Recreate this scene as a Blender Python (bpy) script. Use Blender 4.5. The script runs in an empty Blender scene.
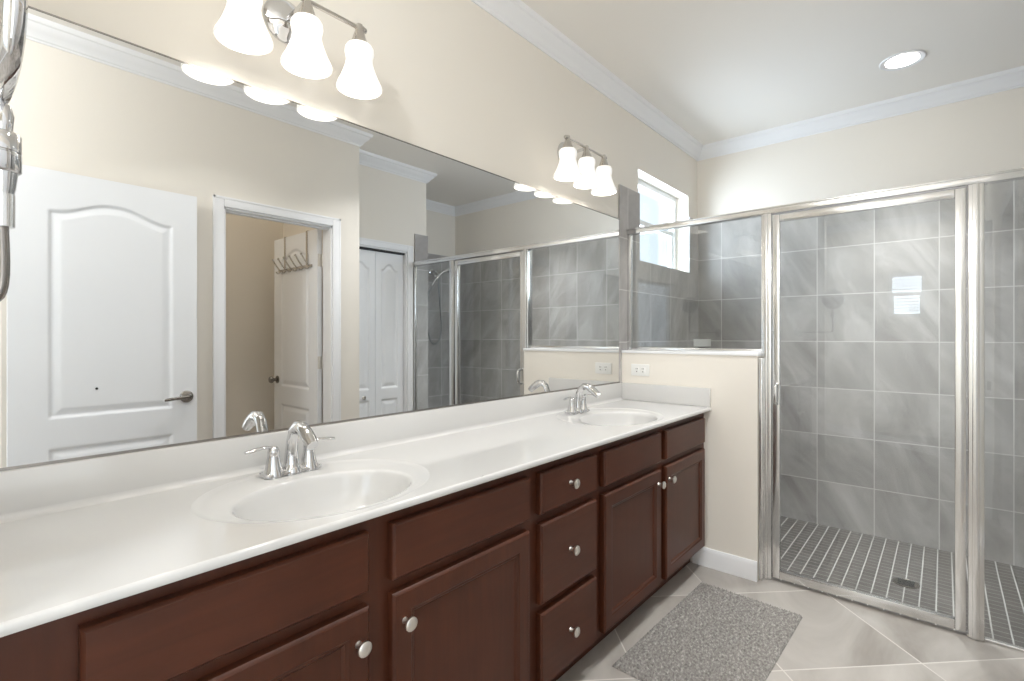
import bpy, bmesh, math, random
from mathutils import Vector, Matrix
random.seed(7)
S = bpy.context.scene
COL = S.collection
R = math.radians

# ------------------------------------------------------------------ camera
cam_d = bpy.data.cameras.new('camera')
cam = bpy.data.objects.new('camera', cam_d); COL.objects.link(cam)
cam_d.sensor_fit = 'HORIZONTAL'; cam_d.sensor_width = 36.0
cam_d.lens = 36.0 * 500.0 / 1024.0
cam_d.shift_y = -4.5 / 1024.0
cam_d.clip_start = 0.02
cam.location = (0.0, -1.5, 1.2525)
cam.rotation_euler = (R(90), 0, R(40.8 - 90))
S.camera = cam

# ------------------------------------------------------------------ world, exposure
W = bpy.data.worlds.new('world'); S.world = W; W.use_nodes = True
bg = W.node_tree.nodes['Background']
bg.inputs['Color'].default_value = (0.74, 0.86, 1.0, 1)
bg.inputs['Strength'].default_value = 0.95
vs = S.view_settings
vs.view_transform = 'Standard'; vs.look = 'None'; vs.gamma = 1.0; vs.use_curve_mapping = False
vs.exposure = 0.40
cy = S.cycles
cy.use_denoising = True; cy.denoiser = 'OPENIMAGEDENOISE'
cy.max_bounces = 12; cy.diffuse_bounces = 10; cy.glossy_bounces = 6; cy.transparent_max_bounces = 16
cy.caustics_reflective = True; cy.caustics_refractive = False
cy.sample_clamp_indirect = 4.0

def area(name, loc, rot, sx, sy, power, col, shape='RECTANGLE'):
    l = bpy.data.lights.new(name, 'AREA'); l.shape = shape; l.size = sx; l.size_y = sy
    l.energy = power; l.color = col
    o = bpy.data.objects.new(name, l); COL.objects.link(o)
    o.location = loc; o.rotation_euler = rot
    return o
DAY = (0.80, 0.90, 1.0)
# daylight through left and shower windows; the other three areas are added fill
area('fill_added_window', (-1.3, 0.24, 1.60), (R(-90), 0, 0), 1.40, 1.05, 17, DAY)
area('fill_hall_doorway', (-.18, -2.75, 1.15), (R(90), 0, 0), 0.78, 2.1, 8, DAY)
area('fill_added_glazing', (-1.55, -1.95, 1.08), (R(90), 0, 0), 1.25, 1.95, 10, DAY)
area('daylight_left_window', (-2.75, -1.13, 1.78), (R(90), 0, R(-90)), 0.5, 0.6, 5, DAY)
area('daylight_shower_window', (3.41, 0.30, 2.04), (R(-90), 0, 0), 0.80, 0.55, 19, DAY)
# added fill lights without fixtures, and the beam of the recessed shower light
def fill_point(name, loc, power, col, r=.09):
    l = bpy.data.lights.new(name, 'POINT'); l.energy = power; l.color = col; l.shadow_soft_size = r
    o = bpy.data.objects.new(name, l); COL.objects.link(o); o.location = loc
    return o
fill_point('fill_point_entry', (-.45, -.95, 2.60), 31, (0.98, 0.985, 0.99))
for k, (px, py, pw) in enumerate(((2.15, -1.17, 8), (1.15, -1.15, 3))):
    dl = area('fill_ceiling_disk', (px, py, 2.742), (0, 0, 0), .14, .14, pw, (0.98, 0.985, 0.99), 'DISK'); dl.data.spread = R(110)
fill_point('fill_point_toilet_room', (.95, -2.35, 2.55), 3.5, (1.0, 0.95, 0.88))
rb = area('recess_beam', (3.44, -1.33, 2.742), (0, 0, 0), .14, .14, 10, (0.98, 0.985, 0.99), 'DISK'); rb.data.spread = R(80)

# ------------------------------------------------------------------ materials
def mat(name, col, rough=0.5, metal=0.0, spec=0.5, coat=0.0, emit=None, es=0.0):
    m = bpy.data.materials.new(name); m.use_nodes = True
    p = m.node_tree.nodes['Principled BSDF']
    p.inputs['Base Color'].default_value = (*col, 1)
    p.inputs['Roughness'].default_value = rough
    p.inputs['Metallic'].default_value = metal
    p.inputs['Specular IOR Level'].default_value = spec
    p.inputs['Coat Weight'].default_value = coat
    p.inputs['Coat Roughness'].default_value = 0.05
    if emit:
        p.inputs['Emission Color'].default_value = (*emit, 1)
        p.inputs['Emission Strength'].default_value = es
    return m
class NT:
    def __init__(s, m): s.t = m.node_tree; s.p = s.t.nodes['Principled BSDF']
    def n(s, typ, **kw):
        x = s.t.nodes.new(typ)
        for k, v in kw.items(): setattr(x, k, v)
        return x
    def l(s, a, b): s.t.links.new(a, b)
    def math(s, op, a, b=None):
        x = s.n('ShaderNodeMath', operation=op)
        for i, v in enumerate((a, b)):
            if v is None: continue
            if isinstance(v, (int, float)): x.inputs[i].default_value = v
            else: s.l(v, x.inputs[i])
        return x.outputs[0]
    def mix(s, f, a, b, blend='MIX'):
        x = s.n('ShaderNodeMix', data_type='RGBA', blend_type=blend)
        for i, v in ((0, f), (6, a), (7, b)):
            if isinstance(v, (int, float)): x.inputs[i].default_value = v
            elif isinstance(v, tuple): x.inputs[i].default_value = (*v, 1)
            else: s.l(v, x.inputs[i])
        return x.outputs[2]
    def bump(s, h, strength=0.2, dist=0.01):
        b = s.n('ShaderNodeBump'); b.inputs['Strength'].default_value = strength
        b.inputs['Distance'].default_value = dist
        s.l(h, b.inputs['Height']); s.l(b.outputs[0], s.p.inputs['Normal'])
    def ramp(s, f, stops):
        r = s.n('ShaderNodeValToRGB'); e = r.color_ramp.elements
        while len(e) < len(stops): e.new(0.5)
        for q, (pos, c) in zip(e, stops): q.position = pos; q.color = (*c, 1)
        s.l(f, r.inputs[0]); return r.outputs[0]

def paint(name, col, rough=0.6):
    m = mat(name, col, rough, spec=0.25); t = NT(m)
    tc = t.n('ShaderNodeTexCoord'); nz = t.n('ShaderNodeTexNoise')
    nz.inputs['Scale'].default_value = 130; nz.inputs['Detail'].default_value = 2
    t.l(tc.outputs['Object'], nz.inputs['Vector']); t.bump(nz.outputs[0], 0.06, 0.003)
    return m
def tiles(name, comb, bw, bh, mortar, c_dark, c_mid, c_light, grout, rough=0.3, scale=2.6, spread=1.0):
    """comb(t, x, y, z) -> (u, v) sockets whose whole multiples of bw / bh carry the grout lines"""
    m = mat(name, c_mid, rough, spec=0.4); t = NT(m)
    tc = t.n('ShaderNodeTexCoord'); sp = t.n('ShaderNodeSeparateXYZ'); t.l(tc.outputs['Object'], sp.inputs[0])
    u, v = comb(t, *sp.outputs)
    cb = t.n('ShaderNodeCombineXYZ'); t.l(u, cb.inputs[0]); t.l(v, cb.inputs[1])
    br = t.n('ShaderNodeTexBrick', offset=0.0, squash=1.0)
    br.inputs['Scale'].default_value = 1; br.inputs['Mortar Size'].default_value = mortar
    br.inputs['Mortar Smooth'].default_value = 0.1
    br.inputs['Brick Width'].default_value = bw; br.inputs['Row Height'].default_value = bh
    br.inputs['Color1'].default_value = (0, 0, 0, 1); br.inputs['Color2'].default_value = (1, 1, 1, 1)
    br.inputs['Mortar'].default_value = (0.5, 0.5, 0.5, 1); br.inputs['Bias'].default_value = 0
    t.l(cb.outputs[0], br.inputs['Vector'])
    seed = t.n('ShaderNodeSeparateColor'); t.l(br.outputs['Color'], seed.inputs[0])
    w = t.math('MULTIPLY', seed.outputs[0], 25.0)
    n1 = t.n('ShaderNodeTexNoise', noise_dimensions='4D')
    n1.inputs['Scale'].default_value = scale; n1.inputs['Detail'].default_value = 5; n1.inputs['Distortion'].default_value = 1.6
    n1.inputs['Roughness'].default_value = 0.58
    sk = t.n('ShaderNodeMapping'); sk.vector_type = 'TEXTURE'; sk.inputs['Rotation'].default_value = (0, 0, R(62)); sk.inputs['Scale'].default_value = (1.7, .75, 1)
    t.l(cb.outputs[0], sk.inputs[0]); t.l(sk.outputs[0], n1.inputs['Vector']); t.l(w, n1.inputs['W'])
    body = t.ramp(n1.outputs[0], [(0.5 - 0.2 / spread, c_dark), (0.5, c_mid), (0.5 + 0.2 / spread, c_light)])
    shade = t.math('ADD', t.math('MULTIPLY', seed.outputs[0], 0.10), 0.95)
    body2 = t.n('ShaderNodeVectorMath', operation='SCALE'); t.l(body, body2.inputs[0]); t.l(shade, body2.inputs['Scale'])
    c = t.mix(br.outputs['Fac'], body2.outputs[0], grout)
    t.l(c, t.p.inputs['Base Color'])
    rr = t.math('ADD', t.math('MULTIPLY', br.outputs['Fac'], 0.5), rough); t.l(rr, t.p.inputs['Roughness'])
    inv = t.math('SUBTRACT', 1.0, br.outputs['Fac']); t.bump(inv, 0.35, 0.002)
    return m
def wood(name, along):
    m = mat(name, (0.06, 0.02, 0.01), 0.36, spec=0.32, coat=0.0); t = NT(m)
    t.p.inputs['Coat Roughness'].default_value = 0.25
    tc = t.n('ShaderNodeTexCoord'); mp = t.n('ShaderNodeMapping')
    mp.inputs['Scale'].default_value = (2.5, 30, 30) if along == 'x' else (30, 30, 2.5)
    t.l(tc.outputs['Object'], mp.inputs[0])
    nz = t.n('ShaderNodeTexNoise'); nz.inputs['Scale'].default_value = 1.6; nz.inputs['Detail'].default_value = 6
    nz.inputs['Distortion'].default_value = 0.6; t.l(mp.outputs[0], nz.inputs['Vector'])
    n2 = t.n('ShaderNodeTexNoise'); n2.inputs['Scale'].default_value = 5; n2.inputs['Detail'].default_value = 3
    t.l(tc.outputs['Object'], n2.inputs['Vector'])
    f = t.math('ADD', t.math('MULTIPLY', nz.outputs[0], 0.5), t.math('MULTIPLY', n2.outputs[0], 0.5))
    c = t.ramp(f, [(0.30, (0.050, 0.0145, 0.0066)), (0.5, (0.065, 0.0188, 0.0085)), (0.70, (0.081, 0.0236, 0.0107))])
    t.l(c, t.p.inputs['Base Color']); t.bump(nz.outputs[0], 0.05, 0.002)
    return m
def glass(name, tint=(0.97, 0.985, 0.98), f0=0.04):
    m = bpy.data.materials.new(name); m.use_nodes = True; t = m.node_tree
    for q in list(t.nodes):
        if q.type == 'BSDF_PRINCIPLED': t.nodes.remove(q)
    out = [q for q in t.nodes if q.type == 'OUTPUT_MATERIAL'][0]
    tr = t.nodes.new('ShaderNodeBsdfTransparent'); tr.inputs[0].default_value = (*tint, 1)
    gl = t.nodes.new('ShaderNodeBsdfGlossy'); gl.inputs['Roughness'].default_value = 0.0; gl.inputs[0].default_value = (1, 1, 1, 1)
    ge = t.nodes.new('ShaderNodeNewGeometry')
    def mt(op, a, b=None):
        x = t.nodes.new('ShaderNodeMath'); x.operation = op
        for i, v in enumerate((a, b)):
            if v is None: continue
            if isinstance(v, (int, float)): x.inputs[i].default_value = v
            else: t.links.new(v, x.inputs[i])
        return x.outputs[0]
    dt = t.nodes.new('ShaderNodeVectorMath'); dt.operation = 'DOT_PRODUCT'
    t.links.new(ge.outputs['Incoming'], dt.inputs[0]); t.links.new(ge.outputs['Normal'], dt.inputs[1])
    s = mt('POWER', mt('SUBTRACT', 1.0, mt('ABSOLUTE', dt.outputs['Value'])), 5.0)
    f = mt('ADD', mt('MULTIPLY', s, 1.0 - f0), f0)
    mx = t.nodes.new('ShaderNodeMixShader')
    t.links.new(f, mx.inputs[0]); t.links.new(tr.outputs[0], mx.inputs[1]); t.links.new(gl.outputs[0], mx.inputs[2])
    t.links.new(mx.outputs[0], out.inputs[0])
    return m

M = {}
M['wall'] = paint('cream wall paint', (0.85, 0.81, 0.742))
M['ceiling'] = paint('ceiling paint', (0.91, 0.885, 0.84), 0.8)
M['trim'] = mat('white trim paint', (0.88, 0.89, 0.91), 0.35)
M['door'] = mat('white door paint', (0.89, 0.91, 0.94), 0.38)
M['vinyl'] = mat('white vinyl', (0.80, 0.82, 0.82), 0.35)
M['counter'] = mat('white cultured marble', (0.66, 0.655, 0.645), 0.13, spec=0.5, coat=0.4)
M['chrome'] = mat('polished chrome', (0.70, 0.70, 0.705), 0.06, 1.0)
M['nickel'] = mat('brushed nickel', (0.62, 0.59, 0.55), 0.26, 1.0)
M['knob'] = mat('satin nickel', (0.78, 0.75, 0.70), 0.28, 1.0)
M['satin'] = mat('satin aluminium', (0.78, 0.78, 0.775), 0.18, 1.0)
M['mirror'] = mat('silvered mirror', (0.735, 0.735, 0.725), 0.0, 1.0)
M['bronze'] = mat('dark nickel', (0.30, 0.28, 0.26), 0.25, 1.0)
M['white'] = mat('white plastic', (0.85, 0.85, 0.83), 0.3)
M['dark'] = mat('dark gap', (0.02, 0.02, 0.02), 0.6)
M['ceramic'] = mat('white ceramic', (0.85, 0.85, 0.84), 0.12)
M['shade'] = mat('frosted lit glass', (0.85, 0.84, 0.82), 0.35, emit=(1.0, 0.97, 0.93), es=0.40)
M['bulb'] = mat('lit bulb', (1, 1, 1), 0.4, emit=(1.0, 0.92, 0.80), es=2.5)
M['lens'] = mat('lit lens', (1, 1, 1), 0.4, emit=(1.0, 0.96, 0.90), es=12.0)
M['glass'] = glass('clear shower glass')
M['winglass'] = glass('window glass', (0.98, 0.99, 1.0))
M['hose'] = mat('metal hose', (0.30, 0.31, 0.32), 0.3, 1.0)
M['woodx'] = wood('dark cherry wood, grain across', 'x')
M['woodz'] = wood('dark cherry wood, upright grain', 'z')
TD, TM, TL, TG = (0.315, 0.298, 0.290), (0.41, 0.393, 0.384), (0.53, 0.514, 0.505), (0.66, 0.645, 0.63)
M['tile_y'] = tiles('grey wall tile on the window wall', lambda t, x, y, z: (t.math('SUBTRACT', x, 2.83), t.math('SUBTRACT', z, 0.255)), 0.322, 0.32, 0.0027, TD, TM, TL, TG)
M['tile_x'] = tiles('grey wall tile on the end wall', lambda t, x, y, z: (t.math('ADD', y, 0.836 + 6.44), t.math('SUBTRACT', z, 0.255)), 0.322, 0.32, 0.0027, TD, TM, TL, TG)
h2 = 1 / math.sqrt(2)
M['floor'] = tiles('diagonal floor tile', lambda t, x, y, z: (
    t.math('SUBTRACT', t.math('MULTIPLY', t.math('SUBTRACT', x, y), h2), 2.765 - 5.55),
    t.math('SUBTRACT', t.math('MULTIPLY', t.math('ADD', x, y), h2), 0.7324 - 5.55)), 0.555, 0.555, 0.0028,
    (0.24, 0.215, 0.188), (0.38, 0.352, 0.322), (0.50, 0.47, 0.437), (0.62, 0.59, 0.55), 0.28, 1.7, 0.85)
M['mosaic'] = tiles('dark mosaic floor tile', lambda t, x, y, z: (t.math('ADD', x, 20.0), t.math('ADD', y, 6.44 + 0.01)), 50.0, 0.063, 0.0030,
    (0.080, 0.072, 0.066), (0.104, 0.095, 0.088), (0.13, 0.12, 0.111), (0.42, 0.41, 0.39), 0.35, 6)
t = NT(M['mosaic']); tcm = t.n('ShaderNodeTexCoord'); spm = t.n('ShaderNodeSeparateXYZ'); t.l(tcm.outputs['Object'], spm.inputs[0])
crs = t.math('LESS_THAN', t.math('FRACT', t.math('MULTIPLY', spm.outputs[0], 1 / .048)), 0.13)   # thinner joints between the short courses
oldc = t.p.inputs['Base Color'].links[0].from_socket
t.l(t.mix(t.math('MULTIPLY', crs, 0.40), oldc, (0.42, 0.41, 0.39)), t.p.inputs['Base Color'])
mm = mat('grey woven cotton', (0.20, 0.19, 0.18), 0.95, spec=0.1); t = NT(mm)
tc = t.n('ShaderNodeTexCoord'); nz = t.n('ShaderNodeTexNoise'); nz.inputs['Scale'].default_value = 95; nz.inputs['Detail'].default_value = 3
t.l(tc.outputs['Object'], nz.inputs['Vector'])
t.l(t.ramp(nz.outputs[0], [(0.3, (0.155, 0.146, 0.137)), (0.55, (0.28, 0.265, 0.248)), (0.75, (0.47, 0.447, 0.418))]), t.p.inputs['Base Color'])
t.bump(nz.outputs[0], 0.6, 0.004); M['mat'] = mm

# ------------------------------------------------------------------ mesh building
class B:
    def __init__(s): s.b = bmesh.new()
    def box(s, x0, x1, y0, y1, z0, z1, bev=0.0, seg=2):
        x0, x1 = sorted((x0, x1)); y0, y1 = sorted((y0, y1)); z0, z1 = sorted((z0, z1))
        r = bmesh.ops.create_cube(s.b, size=1.0); vv = r['verts']
        for v in vv:
            v.co = Vector(((x0 + x1) / 2 + v.co.x * (x1 - x0), (y0 + y1) / 2 + v.co.y * (y1 - y0), (z0 + z1) / 2 + v.co.z * (z1 - z0)))
        if bev:
            es = list({e for v in vv for e in v.link_edges})
            bmesh.ops.bevel(s.b, geom=es, offset=bev, segments=seg, affect='EDGES', profile=0.6)
        return s
    def tube(s, pts, rad, seg=14, caps=True, flat=1.0):
        """swept round bar; rad is a number or one per point; flat squeezes the section vertically"""
        pts = [Vector(p) for p in pts]; n = len(pts)
        if not hasattr(rad, '__len__'): rad = [rad] * n
        rings = []; side = None
        for i, p in enumerate(pts):
            d = (pts[min(i + 1, n - 1)] - pts[max(i - 1, 0)]).normalized()
            if side is None:
                a = Vector((0, 0, 1)) if abs(d.z) < 0.9 else Vector((1, 0, 0))
                side = d.cross(a).normalized()
            side = (side - d * side.dot(d)).normalized(); up = side.cross(d)
            rings.append([s.b.verts.new(p + side * (rad[i] * math.cos(k * math.tau / seg)) + up * (rad[i] * flat * math.sin(k * math.tau / seg))) for k in range(seg)])
        for a, c in zip(rings, rings[1:]):
            for k in range(seg): s.b.faces.new((a[k], a[(k + 1) % seg], c[(k + 1) % seg], c[k]))
        if caps:
            s.b.faces.new(rings[0][::-1]); s.b.faces.new(rings[-1])
        return s
    def lathe(s, prof, loc=(0, 0, 0), axis=(0, 0, 1), seg=32, sx=1.0, closed=False):
        """prof = (radius, height) pairs turned round axis through loc"""
        ax = Vector(axis).normalized()
        a = Vector((1, 0, 0)) if abs(ax.x) < 0.9 else Vector((0, 0, 1))
        u = (a - ax * a.dot(ax)).normalized(); w = ax.cross(u); L = Vector(loc)
        rings = []
        for r, h in prof:
            if r < 1e-6: rings.append([s.b.verts.new(L + ax * h)])
            else: rings.append([s.b.verts.new(L + ax * h + u * (sx * r * math.cos(k * math.tau / seg)) + w * (r * math.sin(k * math.tau / seg))) for k in range(seg)])
        pr = list(zip(rings, rings[1:]))
        if closed: pr.append((rings[-1], rings[0]))
        for p, q in pr:
            for k in range(seg):
                j = (k + 1) % seg
                f = [p[k % len(p)], p[j % len(p)], q[j % len(q)], q[k % len(q)]]
                ff = []
                for v in f:
                    if v not in ff: ff.append(v)
                if len(ff) >= 3: s.b.faces.new(ff)
        return s
    def sweep(s, prof, path, closed=True):
        """prof = (out, z) section, carried with mitres along a level path; 'out' points to the right of the way"""
        P = [Vector((p[0], p[1])) for p in path]; n = len(P); rings = []
        def nr(a, c): d = (c - a).normalized(); return Vector((d.y, -d.x))
        for i in range(n):
            if closed: n1, n2 = nr(P[i - 1], P[i]), nr(P[i], P[(i + 1) % n])
            else:
                n1 = nr(P[max(i - 1, 0)], P[max(i, 1)]); n2 = nr(P[min(i, n - 2)], P[min(i + 1, n - 1)])
            m = (n1 + n2) / (1 + n1.dot(n2))
            rings.append([s.b.verts.new((P[i].x + m.x * o, P[i].y + m.y * o, z)) for o, z in prof])
        k = len(prof)
        for i in range(n if closed else n - 1):
            a, c = rings[i], rings[(i + 1) % n]
            for j in range(k): s.b.faces.new((a[j], a[(j + 1) % k], c[(j + 1) % k], c[j]))
        if not closed:
            s.b.faces.new(rings[0]); s.b.faces.new(rings[-1][::-1])
        return s
    def front(s, x0, x1, z0, z1, loops):
        """a face seen from -y: nested rectangles given as (inset, y)"""
        rings = []
        for i, y in loops:
            rings.append([s.b.verts.new(c) for c in ((x0 + i, y, z0 + i), (x1 - i, y, z0 + i), (x1 - i, y, z1 - i), (x0 + i, y, z1 - i))])
        for a, c in zip(rings, rings[1:]):
            for k in range(4): s.b.faces.new((a[k], a[(k + 1) % 4], c[(k + 1) % 4], c[k]))
        s.b.faces.new(rings[-1]); s.b.faces.new(rings[0][::-1])
        return s
    def wall(s, axis, a, b, u0, u1, z0, z1, holes=()):
        """slab between a and b along axis ('x' or 'y'), from u0 to u1 the other way, with (u0,u1,z0,z1) openings"""
        us = sorted({u0, u1, *[c for h in holes for c in h[:2]]}); zs = sorted({z0, z1, *[c for h in holes for c in h[2:]]})
        us = [q for q in us if u0 <= q <= u1]; zs = [q for q in zs if z0 <= q <= z1]
        solid = lambda i, j: 0 <= i < len(us) - 1 and 0 <= j < len(zs) - 1 and not any(
            h[0] <= (us[i] + us[i + 1]) / 2 <= h[1] and h[2] <= (zs[j] + zs[j + 1]) / 2 <= h[3] for h in holes)
        V = {}
        def v(w, i, j):
            if (w, i, j) not in V:
                V[w, i, j] = s.b.verts.new((w, us[i], zs[j]) if axis == 'x' else (us[i], w, zs[j]))
            return V[w, i, j]
        for i in range(len(us) - 1):
            for j in range(len(zs) - 1):
                if not solid(i, j): continue
                s.b.faces.new((v(a, i, j), v(a, i + 1, j), v(a, i + 1, j + 1), v(a, i, j + 1)))
                s.b.faces.new((v(b, i, j + 1), v(b, i + 1, j + 1), v(b, i + 1, j), v(b, i, j)))
                for (di, dj, p, q) in ((-1, 0, (i, j), (i, j + 1)), (1, 0, (i + 1, j), (i + 1, j + 1)), (0, -1, (i, j), (i + 1, j)), (0, 1, (i, j + 1), (i + 1, j + 1))):
                    if not solid(i + di, j + dj):
                        s.b.faces.new((v(a, *p), v(a, *q), v(b, *q), v(b, *p)))
        return s
    def build(s, name, m, parent=None, smooth=40, loc=None):
        bmesh.ops.recalc_face_normals(s.b, faces=s.b.faces[:])
        off = Vector((0, 0, 0))
        if parent is not None:
            q = parent
            while q.parent: q = q.parent
            off = q.location.copy() + (parent.location if parent is not q else Vector())
        elif loc is not None: off = Vector(loc)
        me = bpy.data.meshes.new(name)
        bmesh.ops.translate(s.b, verts=s.b.verts[:], vec=-off)
        s.b.to_mesh(me); s.b.free()
        me.materials.append(M[m] if isinstance(m, str) else m)
        if smooth:
            me.shade_smooth(); me.set_sharp_from_angle(angle=R(smooth))
        o = bpy.data.objects.new(name, me); COL.objects.link(o)
        if parent is not None: o.parent = parent
        elif loc is not None: o.location = loc
        return o
def thing(name, label, cat, loc, group=None):
    o = bpy.data.objects.new(name, None); COL.objects.link(o); o.location = loc; o.empty_display_size = 0.05
    return tag(o, label, cat, group)
def tag(o, label, cat, group=None):
    o['label'] = label; o['category'] = cat
    if group: o['group'] = group
    return o
def struct(o, label=None):
    o['kind'] = 'structure'
    if label: o['label'] = label
    return o
def copy_tree(o, parent=None):
    c = o.copy(); COL.objects.link(c); c.parent = parent
    for ch in list(o.children): copy_tree(ch, c)
    return c

# ------------------------------------------------------------------ the room
XS, XE, YB, YC, YSH, ZC, XL = 2.754, 4.02, -1.80, -2.13, -2.87, 2.75, -2.4   # half wall, end wall, back, closet, shower side, ceiling, left
TZ = 2.175
WIN = (2.99, 3.83, 1.742, 2.337)
ADDED_WIN = (-2.0, -0.6, 1.05, 2.15)  # unseen window opening, added to let fill light in
struct(B().box(XL - .1, 2.84, -3.1, 0.0, -0.12, 0.0).build('floor', 'floor', smooth=0), 'pale stone floor tiles laid diagonally')
struct(B().box(2.84, XE + .1, -2.98, 0.0, -0.12, -0.05).build('floor_shower', 'mosaic', smooth=0), 'dark grey mosaic floor of the shower')
struct(B().box(XL - .1, XE + .1, -3.1, 0.18, ZC, ZC + .1).build('ceiling', 'ceiling', smooth=0))
struct(B().wall('y', 0.0, 0.16, XL - .1, XE + .1, -0.12, ZC, [WIN, ADDED_WIN]).build('wall_vanity', 'wall', smooth=0))
struct(B().wall('x', XE, XE + .1, -2.98, 0.0, -0.12, ZC).build('wall_shower_end', 'wall', smooth=0))
struct(B().wall('y', YSH - .1, YSH, 2.875, XE, -0.12, ZC).build('wall_shower_side', 'wall', smooth=0))
struct(B().wall('x', 2.875, 2.975, YSH, YC - .1, -0.05, ZC).build('wall_shower_pocket', 'wall', smooth=0))
BIF = (2.15, 2.755, 0.0, 2.0)
struct(B().wall('y', YC - .1, YC, 2.07, 2.975, -0.05, ZC, [(2.15, 2.755, -0.05, 2.0)]).build('wall_closet', 'wall', smooth=0))
struct(B().wall('x', 1.97, 2.07, -2.98, YB, 0.0, ZC).build('wall_jog', 'wall', smooth=0))
DT = (1.144, 1.850, 0.0, 2.03)
ADDED_GLAZING = (-2.2, -0.9, 0.06, 2.08)  # unseen glazed opening, added as one more fill source
DE = (-0.57, 0.205, 0.0, 2.05)
struct(B().wall('y', YB - .1, YB, XL - .1, 1.97, 0.0, ZC, [DT, DE, ADDED_GLAZING]).build('wall_back', 'wall', smooth=0))
struct(B().wall('y', -2.98, -2.82, -0.80, 2.875, 0.0, ZC).build('wall_rear', 'wall', smooth=0))
struct(B().wall('x', 0.32, 0.42, -2.82, YB - .1, 0.0, ZC).build('wall_toilet_room', 'wall', smooth=0))
struct(B().wall('x', -0.80, -0.70, -2.82, YB - .1, 0.0, ZC).build('wall_hall', 'wall', smooth=0))
LWIN = (-1.325, -0.955, 1.50, 2.06)
struct(B().wall('x', XL - .1, XL, -1.9, 0.0, 0.0, ZC, [LWIN]).build('wall_left', 'wall', smooth=0))
struct(B().box(-.14, -.032, -0.62, 0.0, 0.0, ZC).build('wall_reflection_block', 'wall', smooth=0), 'added short wall left of the vanity, blocking a window reflection')  # unseen partition added to keep the left window's second reflection off the glass
# half wall between vanity and shower with its white cap
struct(B().box(XS, XS + .136, -0.78, 0.0, 0.0, 1.150).build('wall_half', 'wall', smooth=0), 'cream half wall at the end of the vanity')
struct(B().box(XS - .006, XS + .150, -0.784, 0.0, 1.150, 1.165, .003).build('trim_cap', 'trim', smooth=30), 'white cap along the half wall')
# wall tile
struct(B().wall('y', -0.012, 0.0, 2.728, XE, -0.05, TZ, [WIN]).box(2.70, 2.70, 0, 0, 0, 0).build('wall_window_tile', 'tile_y', smooth=0))
struct(B().wall('x', XE - .012, XE, YSH, -0.012, -0.05, TZ).build('wall_end_tile', 'tile_x', smooth=0))
struct(B().wall('y', YSH, YSH + .012, 2.975, XE - .012, -0.05, TZ).build('wall_side_tile', 'tile_y', smooth=0))
struct(B().wall('y', YC, YC + .012, 2.838, 2.987, 0.0, TZ).wall('x', 2.975, 2.987, YSH + .012, YC + .0, -0.05, TZ).build('wall_pocket_tile', 'tile_y', smooth=0))
struct(B().wall('x', XS + .136, XS + .148, -0.78, -0.012, -0.05, 1.142).build('wall_half_tile', 'tile_x', smooth=0))
# crown moulding and baseboards
crown = [(0, -.092), (.007, -.092), (.010, -.084), (.017, -.080), (.022, -.070), (.034, -.056), (.050, -.040), (.058, -.026), (.066, -.022), (.070, -.014), (.073, 0), (0, 0)]
ring = [(XL, 0), (XE, 0), (XE, YSH), (2.975, YSH), (2.975, YC), (2.07, YC), (2.07, YB), (XL, YB)]
struct(B().sweep([(o, ZC + z) for o, z in crown], ring).build('trim_crown', 'trim', smooth=25), 'white crown moulding under the ceiling')
base = [(0, 0), (0, .10), (.005, .10), (.009, .092), (.013, .078), (.014, 0)]
struct(B().sweep(base, [(XS, -0.45), (XS, -0.78)], False).build('baseboard_half', 'trim', smooth=25), 'white baseboard of the half wall')
for nm, p in (('baseboard_back', [(1.08, YB), (0.27, YB)]), ('baseboard_entry', [(-.64, YB), (-.89, YB), (XL, 0), (-.14, 0)]), ('baseboard_corner', [(2.07, YC + .0), (2.07, YB), (1.92, YB)])):
    struct(B().sweep(base, p, False).build(nm, 'trim', smooth=25))
# windows
def window(n, axis, a, sgn, h, label, blinds=False):
    u0, u1, z0, z1 = h
    def bx(b, ua, ub, za, zb, d0, d1, bev=.003):
        p, q = a + sgn * d0, a + sgn * d1
        return b.box(ua, ub, p, q, za, zb, bev) if axis == 'y' else b.box(p, q, ua, ub, za, zb, bev)
    b = B(); w = .035
    bx(b, u0, u0 + w, z0, z1, .095, .150); bx(b, u1 - w, u1, z0, z1, .095, .150)
    bx(b, u0 + w, u1 - w, z1 - w, z1, .095, .150); bx(b, u0 + w, u1 - w, z0, z0 + w, .095, .150)
    fr = struct(b.build(f'window_{n}', 'vinyl', smooth=30), label)
    b = B(); zm = (z0 + z1) / 2 + .01
    bx(b, u0 + w, u1 - w, zm - .018, zm + .018, .105, .14)
    bx(b, u0 + w, u0 + w + .018, z0 + w, zm - .018, .108, .135); bx(b, u1 - w - .018, u1 - w, z0 + w, zm - .018, .108, .135)
    b.build('window_sash', 'vinyl', fr, smooth=30)
    b = B(); bx(b, u0 + w, u1 - w, z0 + w, z1 - w, .118, .124, 0); b.build('window_pane', 'winglass', fr, smooth=0)
    if blinds:
        b = B(); z = z0 + .03
        while z < z1 - .03:
            n0 = len(b.b.verts); bx(b, u0 + .01, u1 - .01, z, z + .003, .03, .07, 0)
            b.b.verts.ensure_lookup_table()
            for v in b.b.verts[n0:]:
                q = abs((v.co.y if axis == 'y' else v.co.x) - a); v.co.z += (q - .05) * .15
            z += .040
        bx(b, u0 + .008, u1 - .008, z1 - .035, z1 - .002, .025, .075)
        b.build('window_blind', 'vinyl', fr, smooth=30)
    return fr
window(1, 'y', 0.0, 1, WIN, 'white framed window set deep above the shower tile')
window(2, 'y', 0.0, 1, ADDED_WIN, 'added wide window behind the camera for fill daylight')  # frame of the added fill opening
window(4, 'y', YB, -1, ADDED_GLAZING, 'added tall glazing behind the camera for fill daylight')  # glazing added around the second fill opening
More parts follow.
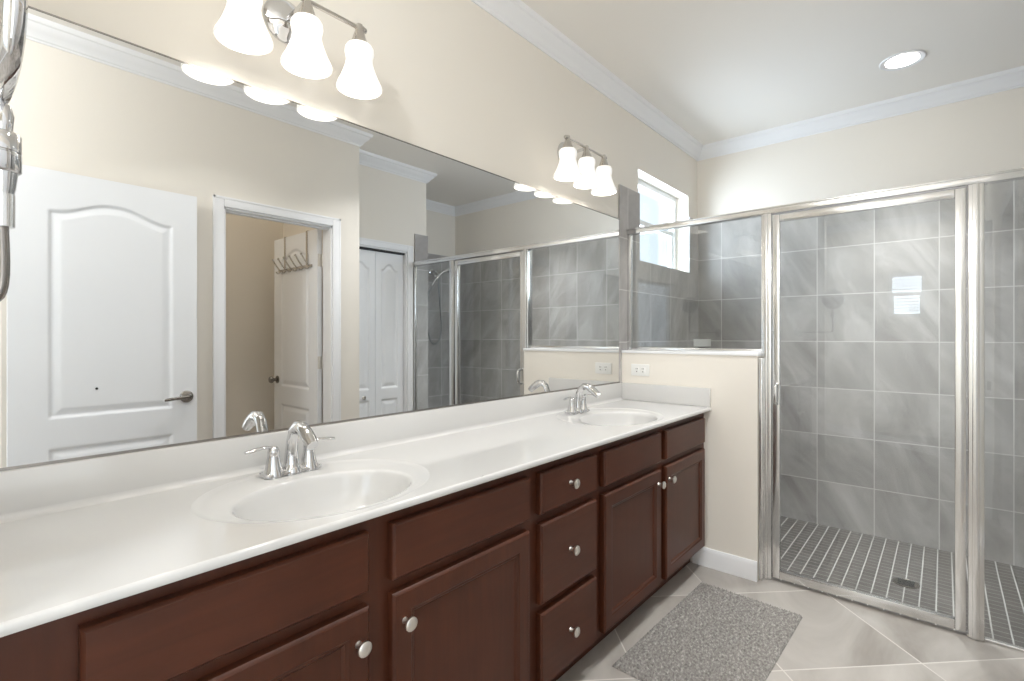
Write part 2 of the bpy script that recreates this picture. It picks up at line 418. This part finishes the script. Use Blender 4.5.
window(3, 'x', XL, -1, LWIN, 'small window with horizontal blinds mirrored in the shower glass', True)

# ------------------------------------------------------------------ doors
def leaf(b, org, ux, nn, w, h, t, panels, step=.006):
    """moulded door leaf: grid on the front with sunk panel mouldings (x0,x1,z0,z1,arch rise)"""
    org, ux, nn = Vector(org), Vector(ux), Vector(nn)
    nx, nz = max(2, round(w / step)), max(2, round(h / step))
    def dep(x, z):
        d = 0.0
        for (x0, x1, z0, z1, rise) in panels:
            q = abs(x - (x0 + x1) / 2) / ((x1 - x0) / 2); top = z1
            if rise:
                e = min(1, max(0, ((0.92 if x1 - x0 > .3 else .78) - q) / (0.86 if x1 - x0 > .3 else .70))); top = z1 + rise * e * e * (3 - 2 * e)
            sd = min(x - x0, x1 - x, z - z0, top - z)
            if sd > 0:
                if sd < .014: d = -.010 * (.5 - .5 * math.cos(math.pi * sd / .014))
                elif sd < .020: d = -.010
                elif sd < .048: d = -.010 + .008 * (sd - .020) / .028
                else: d = -.002
        return d
    g = [[b.b.verts.new(org + ux * (w * i / nx) + Vector((0, 0, h * j / nz)) + nn * dep(w * i / nx, h * j / nz)) for i in range(nx + 1)] for j in range(nz + 1)]
    for j in range(nz):
        for i in range(nx): b.b.faces.new((g[j][i], g[j][i + 1], g[j + 1][i + 1], g[j + 1][i]))
    back = [b.b.verts.new(org + ux * x + Vector((0, 0, z)) - nn * t) for x, z in ((0, 0), (w, 0), (w, h), (0, h))]
    b.b.faces.new(back[::-1])
    b.b.faces.new([*g[0], back[1], back[0]]); b.b.faces.new([*reversed(g[-1]), back[3], back[2]])
    b.b.faces.new([back[0], back[3], *[g[j][0] for j in range(nz, -1, -1)]]); b.b.faces.new([back[1], *[g[j][-1] for j in range(nz + 1)], back[2]])
    return b
# entry door, swung flat against the back wall
yd = YB + .085
d1 = struct(leaf(B(), (0.22, yd, 0.012), (1, 0, 0), (0, 1, 0), .757, 2.028, .035,
    [(.135, .640, .845, 1.842, .062), (.135, .640, .20, .705, 0)]).build('door_1', 'door', smooth=50), 'white moulded door with arched panel swung open against the back wall')
b = B().lathe([(0, 0), (.033, 0), (.033, .006), (.026, .012), (.013, .016), (.012, .045), (0, .047)], (.925, yd, .915), (0, 1, 0))
b.tube([(.925, yd + .042, .915), (.90, yd + .046, .914), (.86, yd + .046, .912), (.825, yd + .044, .908), (.812, yd + .040, .906)], [.010, .010, .0085, .0085, .006], 12)
b.build('door_handle', 'bronze', d1)
B().box(.975, .979, yd - .028, yd - .008, .885, .945).build('latch_plate', 'bronze', d1)
b = B()
for z in (.25, 1.05, 1.85): b.tube([(.229, yd - .046, z - .045), (.229, yd - .046, z + .045)], .007, 10)
b.build('door_hinge', 'bronze', d1)
B().lathe([(0, 0), (.006, 0), (.006, .002), (0, .003)], (.535, yd - .002, .99), (0, 1, 0), 12).build('door_pin', 'dark', d1)
# toilet room door, open inwards at right angles
xd = 1.806
d2 = struct(leaf(B(), (xd, YB - .125, 0.012), (0, -1, 0), (-1, 0, 0), .69, 2.012, .035,
    [(.12, .57, .845, 1.842, .062), (.12, .57, .20, .705, 0)]).build('door_2', 'door', smooth=50), 'white moulded door standing open inside the toilet room')
b = B().lathe([(0, 0), (.030, 0), (.030, .006), (.014, .014), (.012, .03), (.024, .040), (.027, .052), (.020, .064), (0, .068)], (xd, YB - .125 - .63, .905), (-1, 0, 0))
b.build('door_knob', 'bronze', d2)
for z in (.25, 1.06, 1.80):
    b = B().box(xd + .003, xd + .034, YB - .125, YB - .122, z - .045, z + .045).tube([(xd + .040, YB - .122, z - .046), (xd + .040, YB - .122, z + .046)], .007, 10)
    b.build('door_hinge', 'knob', d2)
# casings (flat moulded boards round an opening)
def casing(n, axis, a, sgn, u0, u1, z1, w=.057, depth=0.1, label=None):
    b = B()
    def bx(ua, ub, za, zb, d0, d1, bev=.004):
        p, q = a + sgn * d0, a + sgn * d1
        b.box(ua, ub, p, q, za, zb, bev)
    bx(u0 - w, u0, 0, z1 + w, 0, .016); bx(u1, u1 + w, 0, z1 + w, 0, .016); bx(u0, u1, z1, z1 + w, 0, .016)
    bx(u0 - w, u0 - w + .014, 0, z1 + w, .014, .018, .0015); bx(u1 + w - .014, u1 + w, 0, z1 + w, .014, .018, .0015); bx(u0 - w, u1 + w, z1 + w - .014, z1 + w, .014, .018, .0015)
    if depth:
        bx(u0, u0 + .012, 0, z1, -depth - .005, .004, .001); bx(u1 - .012, u1, 0, z1, -depth - .005, .004, .001); bx(u0, u1, z1 - .012, z1, -depth - .005, .004, .001)
        bx(u0 + .012, u0 + .022, 0, z1 - .012, -.06, -.03, .001); bx(u0 + .012, u1 - .012, z1 - .022, z1 - .012, -.06, -.03, .001)
    return struct(b.build(f'trim_casing_{n}', 'trim', smooth=30), label)
casing('toilet_room', 'y', YB, 1, DT[0], DT[1], DT[3], .060, .1, 'white casing round the toilet room doorway')
casing('closet', 'y', YC, 1, BIF[0], BIF[1], BIF[3], .057, .1, 'white casing round the closet')
# bifold closet door
cl = bpy.data.objects.new('door_3', None); COL.objects.link(cl); struct(cl, 'white two-leaf folding closet door'); cl.location = (2.45, YC, 0)
for i, (xa, wv) in enumerate(((2.164, .284), (2.451, .284))):
    o = leaf(B(), (xa, YC - .03, .012), (1, 0, 0), (0, 1, 0), wv, 1.958, .03, [(.055, wv - .055, .79, 1.815, .048), (.055, wv - .055, .18, .70, 0)], .005).build('door_leaf', 'door', cl, 50)
    if i == 0:
        B().lathe([(0, 0), (.010, 0), (.008, .012), (.016, .020), (.017, .026), (.012, .032), (0, .033)], (2.33, YC - .032, .74), (0, 1, 0), 20).build('door_knob', 'knob', o)
B().box(2.162, 2.743, YC - .075, YC - .012, 1.973, 1.9875).build('track_gap_shade', 'dark', cl)  # near-black box along the track; shade of the gap put into its colour

# ------------------------------------------------------------------ hook rack over the toilet room door
rk = thing('over_door_hook_rack', 'metal over-the-door hook rack hanging on the toilet room door', 'hook rack', (xd - .005, YB - .125 - .33, 1.75))
y0 = YB - .125
for yy in (y0 - .15, y0 - .50):
    b = B(); b.box(xd - .004, xd - .001, yy - .012, yy + .012, 1.77, 2.026).box(xd - .004, xd + .040, yy - .012, yy + .012, 2.026, 2.029).box(xd + .037, xd + .040, yy - .012, yy + .012, 1.98, 2.026)
    b.build('strap', 'nickel', rk, 30)
B().box(xd - .013, xd - .004, y0 - .59, y0 - .06, 1.755, 1.775, .003).build('rail', 'nickel', rk)
for k in range(6):
    yy = y0 - .10 - k * .092
    b = B().tube([(xd - .012, yy, 1.766), (xd - .040, yy, 1.800), (xd - .066, yy, 1.842)], [.0055, .0055, .0055], 10)
    b.lathe([(0, -.009), (.007, -.006), (.009, 0), (.007, .006), (0, .009)], (xd - .069, yy, 1.846), seg=12)
    b.tube([(xd - .010, yy, 1.760), (xd - .020, yy, 1.744), (xd - .034, yy, 1.742), (xd - .042, yy, 1.756)], [.005, .005, .005, .006], 8)
    b.build('hook', 'nickel', rk, 50)

# ------------------------------------------------------------------ vanity cabinets
YF = -0.510   # face of the frames; doors and drawer fronts stand FT proud
FT = 0.025
GRP = 'dark cherry vanity cabinets under the white countertop'
def knob(x, z, parent):
    B().lathe([(0, 0), (.008, 0), (.0065, .004), (.006, .012), (.013, .018), (.0165, .023), (.0165, .027), (.013, .030), (0, .0315)], (x, YF - FT, z), (0, -1, 0), 20).build('knob', 'knob', parent)
def carcass(x0, x1, root):
    b = B().box(x0, x1, YF + .008, YF, .115, .847).box(x0, x0 + .016, -.012, YF + .008, .115, .847).box(x1 - .016, x1, -.012, YF + .008, .115, .847)
    b.box(x0 + .016, x1 - .016, -.012, YF + .008, .115, .131).box(x0 + .016, x1 - .016, -.012, -.020, .131, .60)
    b.build('cabinet_body', 'woodz', root, 30)
    B().box(x0, x1, -.012, YF + .075, 0, .115).build('toe_kick', 'woodx', root, 30)
def slab_front(nm, x0, x1, z0, z1, root):
    y = YF - FT
    return B().front(x0, x1, z0, z1, [(0, YF - .0005), (0, y + .007), (.0025, y + .003), (.006, y), (.0065, y)]).build(nm, 'woodx', root, 25)
def panel_door(x0, x1, z0, z1, root):
    y = YF - FT
    return B().front(x0, x1, z0, z1, [(0, YF - .0005), (0, y + .006), (.0025, y + .003), (.007, y), (.050, y), (.054, y + .003), (.060, y + .0045), (.066, y + .010), (.0665, y + .010)]).build('cabinet_door', 'woodz', root, 25)
Z = [(.128, .366), (.395, .651), (.682, .816)]
c1 = thing('sink_base_cabinet', 'dark cherry sink cabinet under the near basin, left end of the vanity', 'cabinet', (.66, -.26, 0), GRP)
carcass(-.030, 1.2275, c1)
slab_front('false_drawer_front', .143, .636, *Z[2], c1); slab_front('false_drawer_front', .699, 1.205, *Z[2], c1)
d = panel_door(.143, .636, .128, .651, c1); knob(.606, .580, d)
d = panel_door(.699, 1.205, .128, .651, c1); knob(.730, .580, d)
c2 = thing('drawer_cabinet', 'dark cherry stack of three drawers in the middle of the vanity', 'cabinet', (1.425, -.26, 0), GRP)
carcass(1.2275, 1.620, c2)
for z0, z1 in Z:
    d = slab_front('drawer', 1.263, 1.599, z0, z1, c2); knob(1.425, (z0 + z1) / 2 + .003, d)
c3 = thing('sink_base_cabinet', 'dark cherry sink cabinet under the far basin, next to the half wall', 'cabinet', (2.18, -.26, 0), GRP)
carcass(1.620, 2.746, c3)
slab_front('false_drawer_front', 1.656, 2.151, *Z[2], c3); slab_front('false_drawer_front', 2.208, 2.700, *Z[2], c3)
d = panel_door(1.656, 2.151, .128, .651, c3); knob(2.121, .590, d)
d = panel_door(2.208, 2.700, .128, .651, c3); knob(2.236, .590, d)

# ------------------------------------------------------------------ countertop with two moulded basins
ZT = .868
ct = thing('vanity_countertop', 'long white cultured marble countertop with two moulded oval basins', 'countertop', (1.38, -.27, .85))
YE = -.549; XA, XB = -.031, XS - .002
SINKS = [(.660, -.285), (2.130, -.285)]
OA, OB = .292, .240      # shallow outer oval
b = B(); NS = 96
def oval(cx, cy, a, bb, z, n=NS): return [(cx + a * math.cos(k * math.tau / n), cy + bb * math.sin(k * math.tau / n), z) for k in range(n)]
yb, yf = -.022, YE + .006
def quad(x0, x1):
    f = [b.b.verts.new(c) for c in ((x0, yf, ZT), (x1, yf, ZT), (x1, yb, ZT), (x0, yb, ZT))]; b.b.faces.new(f)
edges = [XA]
for cx, cy in SINKS:
    edges += [cx - .33, cx + .33]
    inn = [b.b.verts.new(p) for p in oval(cx, cy, OA, OB, ZT)]
    out = []
    for k in range(NS):
        c, s_ = math.cos(k * math.tau / NS), math.sin(k * math.tau / NS)
        tt = min(.33 / abs(c) if abs(c) > 1e-9 else 9, ((yb - cy) if s_ > 0 else (cy - yf)) / abs(s_) if abs(s_) > 1e-9 else 9)
        out.append(b.b.verts.new((cx + c * tt, cy + s_ * tt, ZT)))
    for k in range(NS): b.b.faces.new((inn[k], inn[(k + 1) % NS], out[(k + 1) % NS], out[k]))
    # close the rectangle corners left between neighbouring rim points
    for k in range(NS):
        p, q = out[k].co, out[(k + 1) % NS].co
        if abs(p.x - q.x) > 1e-6 and abs(p.y - q.y) > 1e-6:
            cxn = p.x if abs(abs(p.x - cx) - .33) < 1e-6 else q.x
            cyn = p.y if abs(abs(p.x - cx) - .33) > 1e-6 else q.y
            b.b.faces.new((out[k], b.b.verts.new((cxn, cyn, ZT)), out[(k + 1) % NS]))
edges.append(XB)
for i in range(0, len(edges), 2): quad(edges[i], edges[i + 1])
prof = [(yf, ZT), (YE + .002, ZT - .0015), (YE, ZT - .005), (YE, ZT - .014), (YE + .002, ZT - .018), (YE + .04, ZT - .018)]
for (ya, za), (yc, zc) in zip(prof, prof[1:]):
    b.b.faces.new([b.b.verts.new(c) for c in ((XA, ya, za), (XB, ya, za), (XB, yc, zc), (XA, yc, zc))])
for xx in (XA, XB): b.b.faces.new([b.b.verts.new((xx, y, z)) for y, z in [(yb, ZT)] + prof + [(yb, ZT - .018)]])
bmesh.ops.remove_doubles(b.b, verts=b.b.verts[:], dist=1e-5)
b.build('countertop_slab', 'counter', ct, 40)
for cx, cy in SINKS:
    b = B(); rings = []
    IX, IY, IA, IB = cx - .010, -.336, .222, .164
    lay = [(cx, cy, OA, OB, ZT), (cx, cy, OA - .004, OB - .004, ZT - .0008), (cx, cy, OA - .012, OB - .014, ZT - .0024), (cx, cy, OA - .022, OB - .022, ZT - .0032)]
    for f, dz in ((1.025, .0034), (1.0, .005), (.98, .010), (.965, .022), (.935, .055), (.87, .095), (.74, .122), (.52, .136), (.25, .143), (.105, .145)):
        lay.append((IX, IY, IA * f, IB * f, ZT - dz))
    for (x, y, a, bb, z) in lay: rings.append([b.b.verts.new(p) for p in oval(x, y, a, bb, z)])
    for p, q in zip(rings, rings[1:]):
        for k in range(NS): b.b.faces.new((p[k], p[(k + 1) % NS], q[(k + 1) % NS], q[k]))
    bs = b.build('basin', 'counter', ct, 60)
    B().lathe([(.026, -.008), (.026, 0), (.021, .002), (.017, -.002), (.016, .002), (0, .004)], (IX, IY, ZT - .145), seg=24).build('drain', 'chrome', bs)
cove = [(.003, .016)] + [(.014 - .014 * math.cos(a), .0142 - .014 * math.sin(a)) for a in [i * math.pi / 12 for i in range(7)]] + [(.015, -.002), (-.002, -.002), (-.002, .016)]
b = B().box(XA, XB - .0, -.022, -.0005, ZT, ZT + .102, .004)
b.sweep([(o, ZT + z) for o, z in cove[1:]], [(XA, -.022), (XB - .02, -.022)], False)
b.build('backsplash', 'counter', ct, 40)
B().box(XB - .020, XB, YE + .002, -.022, ZT, ZT + .102, .004).build('side_splash', 'counter', ct, 40)

# ------------------------------------------------------------------ faucets
def faucet(x, label):
    y = -.100; z = ZT - .0034
    f = thing('basin_faucet', label, 'faucet', (x, y, z), 'chrome two-handle faucets on the countertop')
    b = B().box(x - .080, x + .080, y - .026, y + .026, z + .0006, z + .014, .010, 4)
    b.lathe([(.030, .001), (.030, .012), (.024, .022), (.020, .03), (0, .03)], (x, y, z), seg=24)
    b.build('base_plate', 'chrome', f, 50)
    b = B().tube([(x, y, z + .008), (x, y, z + .030), (x, y, z + .060), (x, y - .005, z + .092), (x, y - .018, z + .122), (x, y - .040, z + .137), (x, y - .062, z + .135), (x, y - .084, z + .123), (x, y - .106, z + .107), (x, y - .122, z + .095)],
                 [.026, .0205, .0175, .0160, .0160, .0165, .0175, .0180, .0175, .0155], 20)
    b.build('spout', 'chrome', f, 60)
    B().lathe([(0, 0), (.003, 0), (.003, .045), (.006, .048), (.007, .054), (.005, .060), (0, .061)], (x, y + .020, z + .012), seg=14).build('lift_rod', 'chrome', f, 60)
    for s in (-1, 1):
        xh = x + s * .0508
        b = B().lathe([(.028, .001), (.028, .010), (.022, .022), (.0175, .045), (.0150, .062), (.0155, .066), (.0155, .072), (.012, .080), (.006, .084), (0, .085)], (xh, y, z), seg=24)
        b.tube([(xh, y, z + .077), (xh + s * .015, y - .002, z + .084), (xh + s * .035, y - .004, z + .084), (xh + s * .058, y - .006, z + .081), (xh + s * .076, y - .007, z + .079)], [.008, .0075, .0075, .0095, .007], 14, True, .55)
        b.build('handle', 'chrome', f, 50)
faucet(.665, 'chrome two-handle faucet behind the near basin')
faucet(2.130, 'chrome two-handle faucet behind the far basin, by the half wall')

# ------------------------------------------------------------------ mirror, outlet
vm = thing('vanity_mirror', 'wide frameless wall mirror along the back of the vanity', 'mirror', (1.38, -.003, .972))
B().box(.0, 2.732, -.008, -.002, .975, 1.962).build('mirror_glass', 'mirror', vm, 0)
b = B().box(.0, 2.732, -.0095, -.0, .970, .9762).box(2.731, 2.736, -.010, -.0, .970, 1.963).box(.0, 2.736, -.0095, -.0, 1.960, 1.9635)
b.build('mirror_channel', 'bronze', vm, 0)
ou = thing('wall_outlet', 'white double outlet with cover plate on the half wall', 'outlet', (XS, -.133, 1.05))
B().box(XS - .006, XS, -.133 - .058, -.133 + .058, 1.015, 1.085, .003).build('cover_plate', 'white', ou, 30)
for s in (-1, 1):
    yy = -.133 + s * .0195
    r_ = B().box(XS - .0085, XS - .003, yy - .014, yy + .014, 1.050 - .017, 1.050 + .017, .003).build('receptacle', 'white', ou, 30)
    B().box(XS - .0092, XS - .006, yy + .003, yy + .0055, 1.054, 1.062).box(XS - .0092, XS - .006, yy - .0055, yy - .003, 1.054, 1.062).lathe([(0, .0), (.003, 0), (.003, .003), (0, .003)], (XS - .0092, yy, 1.041), (1, 0, 0), 10).build('slot', 'dark', r_, 30)

# ------------------------------------------------------------------ vanity lights
def vanity_light(x, label):
    v = thing('vanity_light', label, 'wall light', (x, 0, 2.20), 'three-shade vanity lights above the mirror')
    b = B().lathe([(0, 0), (.066, 0), (.066, .006), (.060, .013), (.050, .017), (.035, .026), (.018, .031), (0, .032)], (x, 0, 2.197), (0, -1, 0), 40)
    b.build('back_plate', 'chrome', v)
    yb_ = -.134
    B().tube([(x, -.026, 2.197), (x, -.07, 2.199), (x, yb_, 2.203)], .008, 14).build('arm', 'chrome', v)
    b = B().tube([(x - .182, yb_, 2.203), (x + .182, yb_, 2.203)], .0065, 12)
    for s in (-1, 1): b.lathe([(0, -.012), (.008, -.010), (.0105, 0), (.008, .010), (0, .012)], (x + s * .180, yb_, 2.203), (1, 0, 0), 16)
    b.build('bar', 'nickel', v)
    for k in (-1, 0, 1):
        xs = x + k * .168
        B().lathe([(0, .014), (.010, .013), (.012, .004), (.013, -.006), (.024, -.040), (.031, -.053), (.031, -.058), (0, -.058)], (xs, yb_, 2.200), seg=24).build('socket', 'nickel', v)
        prof = [(.026, 0), (.037, -.003), (.0425, -.012), (.0435, -.024), (.0405, -.038), (.0390, -.048), (.0420, -.064), (.0485, -.084), (.0570, -.105), (.0660, -.123), (.0685, -.131), (.0680, -.135)]
        inner = [(r - .004, h) for r, h in prof[::-1]]
        sh = B().lathe(prof + [(.0660, -.1365)] + inner, (xs, yb_, 2.150), seg=40, closed=True).build('lamp_shade', 'shade', v, 60)
        B().lathe([(0, 0), (.013, 0), (.015, -.015), (.024, -.035), (.027, -.050), (.024, -.066), (.013, -.077), (0, -.080)], (xs, yb_, 2.142), seg=20).build('bulb', 'bulb', sh, 60)
        l = bpy.data.lights.new('bulb_light', 'POINT'); l.energy = LAMP_W; l.color = (1.0, 0.955, 0.885); l.shadow_soft_size = .03
        o = bpy.data.objects.new('bulb_light', l); COL.objects.link(o); o.parent = v; o.location = (xs - x, yb_, 2.062 - 2.20)
    return v
LAMP_W = 1.1
vanity_light(.693, 'chrome three-shade vanity light above the near basin')
vanity_light(2.160, 'chrome three-shade vanity light above the far basin')
# ------------------------------------------------------------------ recessed ceiling light
rl = thing('recessed_light', 'round white recessed ceiling light above the shower', 'ceiling light', (3.44, -1.33, ZC))
B().lathe([(.072, .0), (.076, -.004), (.098, -.006), (.102, -.002), (.102, 0)], (3.44, -1.33, ZC), seg=40).build('trim_ring', 'trim', rl, 50)
B().lathe([(0, -.003), (.074, -.003), (.074, 0), (0, 0)], (3.44, -1.33, ZC), seg=40).build('lens', 'lens', rl, 50)

# ------------------------------------------------------------------ shower enclosure
XG = 2.83
se = thing('shower_enclosure', 'glass shower enclosure with satin metal frame and hinged door', 'shower screen', (XG, -1.0, 0))
def satin(nm, parent, *boxes):
    b = B()
    for q in boxes: b.box(*q, .003)
    return b.build(nm, 'satin', parent, 30)
satin('header_rail', se, (XG - .024, XG + .024, -.013, YC + .013, 1.880, 1.912), (XG - .028, XG + .028, -.013, YC + .013, 1.906, 1.914))
satin('corner_post', se, (XG - .026, XG + .026, -.785, -.832, .002, 1.880), (XG - .066, XG - .026, -.783, -.800, .002, 1.140), (XG + .026, XG + .062, -.783, -.800, .002, 1.140), (XG - .034, XG - .026, -.797, -.815, .002, 1.88))
satin('strike_post', se, (XG - .024, XG + .024, -1.577, -1.627, .002, 1.880), (XG - .028, XG - .022, -1.590, -1.612, .002, 1.88))
satin('wall_channel', se, (XG - .014, XG + .014, -.012, -.036, 1.167, 1.880))
satin('wall_channel', se, (XG - .012, XG + .012, YC + .013, YC + .035, .002, 1.88))
satin('bottom_channel', se, (XG - .012, XG + .012, -.036, -.785, 1.166, 1.184))
satin('bottom_channel', se, (XG - .010, XG + .010, -1.627, YC + .035, .001, .012))
B().box(XG - .004, XG + .004, -.032, -.790, 1.172, 1.885).build('glass_panel', 'glass', se, 0)
B().box(XG - .004, XG + .004, -1.622, YC + .030, .006, 1.885).build('glass_panel', 'glass', se, 0)
dr = satin('shower_door', se, (XG - .016, XG + .014, -.836, -.868, .016, 1.872), (XG - .016, XG + .014, -1.536, -1.571, .016, 1.872),
           (XG - .016, XG + .014, -.868, -1.536, 1.836, 1.872), (XG - .016, XG + .014, -.868, -1.536, .016, .058))
B().box(XG - .003, XG + .003, -.864, -1.540, .050, 1.842).build('door_glass', 'glass', dr, 0)
b = B().tube([(XG - .014, -.855, .905), (XG - .045, -.858, .912), (XG - .052, -.858, .925), (XG - .052, -.858, .990), (XG - .045, -.858, 1.003), (XG - .014, -.855, 1.010)], .009, 12)
b.build('door_handle', 'satin', dr, 50)

# ------------------------------------------------------------------ inside the shower
sh = thing('hand_shower', 'chrome hand shower on its arm with a looping metal hose', 'shower head', (3.66, YSH + .012, 1.96))
y0 = YSH + .012
b = B().lathe([(0, 0), (.032, 0), (.030, .008), (.014, .014), (.013, .016)], (3.64, y0, 1.965), (0, 1, 0), 24).tube([(3.64, y0 + .010, 1.965), (3.645, y0 + .05, 1.975), (3.655, y0 + .085, 1.955), (3.66, y0 + .10, 1.93)], .011, 12)
b.build('shower_arm', 'chrome', sh)
b = B().lathe([(0, -.005), (.020, -.004), (.022, .018), (.014, .03), (0, .031)], (3.66, y0 + .10, 1.915), (0, 0, 1), 20).box(3.60, 3.66, y0 + .085, y0 + .115, 1.90, 1.925, .006)
b.build('diverter_bracket', 'chrome', sh)
b = B().tube([(3.56, y0 + .11, 1.80), (3.60, y0 + .115, 1.86), (3.66, y0 + .125, 1.925), (3.72, y0 + .14, 1.975), (3.78, y0 + .155, 2.0)], [.011, .013, .013, .014, .018], 14)
b.lathe([(0, .02), (.020, .016), (.046, 0), (.050, -.012), (.048, -.020), (0, -.021)], (3.80, y0 + .165, 1.995), (-.35, -.25, .9), 28)
b.build('hand_piece', 'chrome', sh)
hp = [(3.56, y0 + .11, 1.80), (3.535, y0 + .09, 1.72), (3.525, y0 + .07, 1.58), (3.53, y0 + .06, 1.42), (3.56, y0 + .06, 1.27), (3.60, y0 + .06, 1.185), (3.65, y0 + .06, 1.165), (3.70, y0 + .06, 1.19), (3.735, y0 + .06, 1.27), (3.74, y0 + .065, 1.37), (3.715, y0 + .075, 1.55), (3.685, y0 + .09, 1.75), (3.66, y0 + .10, 1.91)]
def smooth_path(p, n=6):
    p = [Vector(q) for q in p]; o = []
    for i in range(len(p) - 1):
        a, c, d_, e = p[max(i - 1, 0)], p[i], p[i + 1], p[min(i + 2, len(p) - 1)]
        for k in range(n):
            t_ = k / n
            o.append(.5 * ((2 * c) + (d_ - a) * t_ + (2 * a - 5 * c + 4 * d_ - e) * t_ ** 2 + (3 * c - a - 3 * d_ + e) * t_ ** 3))
    return o + [p[-1]]
B().tube(smooth_path(hp), .0085, 10).build('hose', 'hose', sh, 60)
fd = thing('floor_drain', 'round metal drain in the shower floor', 'drain', (3.35, -1.35, -.05))
B().lathe([(.058, 0), (.058, .003), (.050, .004), (.048, .002), (.048, 0)], (3.35, -1.35, -.05), seg=36).build('drain_ring', 'bronze', fd, 40)
b = B().lathe([(0, 0), (.048, 0), (.048, .0025), (0, .0025)], (3.35, -1.35, -.05), seg=36)
b.build('drain_grate', 'bronze', fd, 40)
b = B()
for k in range(-3, 4): b.box(3.35 + k * .011 - .003, 3.35 + k * .011 + .003, -1.35 - .035, -1.35 + .035, -.0478, -.0468)
b.build('grate_slot', 'dark', fd, 0)
sd = thing('soap_dish', 'white ceramic corner soap dish on the shower tile', 'soap dish', (XE - .012, -.012, 1.19))
b = B(); ar = [(XE - .012, -.012)] + [(XE - .012 - .10 * math.cos(a), -.012 - .10 * math.sin(a)) for a in [i * math.pi / 24 for i in range(13)]]
lo = [b.b.verts.new((x, y, 1.170)) for x, y in ar]; hi = [b.b.verts.new((x, y, 1.228)) for x, y in ar]
b.b.faces.new(lo); n_ = len(ar)
for k in range(n_): b.b.faces.new((lo[k], lo[(k + 1) % n_], hi[(k + 1) % n_], hi[k]))
inn = [b.b.verts.new((XE - .012 + (x - XE + .012) * .86 - .004, -.012 + (y + .012) * .86 - .004, 1.228)) for x, y in ar]
dn = [b.b.verts.new((v.co.x, v.co.y, 1.205)) for v in inn]
for k in range(n_):
    j = (k + 1) % n_
    b.b.faces.new((hi[k], hi[j], inn[j], inn[k])); b.b.faces.new((inn[k], inn[j], dn[j], dn[k]))
b.b.faces.new(dn)
b.build('dish', 'ceramic', sd, 40)

# ------------------------------------------------------------------ bath mat
def bath_mat():
    L, Wd, nx, ny = .86, .455, 172, 92
    b = B()
    def hgt(i, j):
        if i in (0, nx) or j in (0, ny): return 0.0
        a = math.sin(i * math.pi / 2.0 + (math.pi / 2 if (j // 2) % 2 else 0)) * math.cos(j * math.pi / 2)
        edge = min(i, nx - i, j, ny - j)
        return (.010 + .0065 * a + random.uniform(-.0012, .0012)) * min(1, .55 + edge * .25)
    g = [[b.b.verts.new((-L / 2 + L * i / nx, -Wd / 2 + Wd * j / ny, hgt(i, j))) for i in range(nx + 1)] for j in range(ny + 1)]
    for j in range(ny):
        for i in range(nx): b.b.faces.new((g[j][i], g[j][i + 1], g[j + 1][i + 1], g[j + 1][i]))
    o = b.build('bath_mat', 'mat', None, 180)
    o.location = (2.105, -.787, .001); o.rotation_euler = (0, 0, R(-1.5))
    tag(o, 'grey knitted bath mat lying on the tiles before the vanity', 'bath mat')
bath_mat()

# ------------------------------------------------------------------ extending make-up mirror at the left edge
mk = thing('makeup_mirror', 'round chrome extending make-up mirror at the left end of the vanity', 'mirror', (-.032, -.40, 1.29))
cx, cy_ = .050, -.70
nrm = Vector((-.996, -.085, 0)).normalized()
b = B().lathe([(0, -.010), (.080, -.010), (.090, -.007), (.094, 0), (.094, .004), (.090, .009), (.084, .0095), (.083, .007), (0, .007)], (cx - .002, cy_, 1.603), nrm, 56)
b.build('mirror_rim', 'chrome', mk, 40)
B().lathe([(0, .0072), (.083, .0072), (.083, .0078), (0, .0078)], (cx - .002, cy_, 1.603), nrm, 56).build('mirror_glass', 'mirror', mk, 40)
b = B().tube([(cx, cy_, 1.512), (cx, cy_, 1.500), (cx, cy_, 1.475)], [.008, .011, .009], 14)
b.build('yoke', 'chrome', mk, 50)
b = B().lathe([(0, .022), (.019, .022), (.021, .020), (.021, .0015), (.0195, .0005), (.0195, -.0005), (.021, -.0015), (.021, -.020), (.019, -.022), (0, -.022)], (cx - .004, cy_, 1.458), seg=28)
b.lathe([(.014, 0), (.012, -.018), (.009, -.030), (0, -.030)], (cx, cy_, 1.436), seg=20)
b.build('swivel_joint', 'chrome', mk, 50)
B().tube([(cx, cy_, 1.412), (cx, cy_, 1.375)], .0115, 16).build('collar', 'satin', mk, 50)
b = B().tube(smooth_path([(cx, cy_, 1.378), (cx, cy_, 1.31), (cx - .012, cy_ + .02, 1.292), (cx - .05, cy_ + .12, 1.29), (.0, -.44, 1.29), (-.005, -.40, 1.29), (-.018, -.40, 1.29)], 5), .0065, 12)
b.build('swing_arm', 'bronze', mk, 60)
B().lathe([(0, 0), (.045, 0), (.045, .006), (.038, .013), (.014, .016), (.012, .03), (0, .031)], (-.032, -.40, 1.29), (1, 0, 0), 32).build('wall_plate', 'chrome', mk, 50)
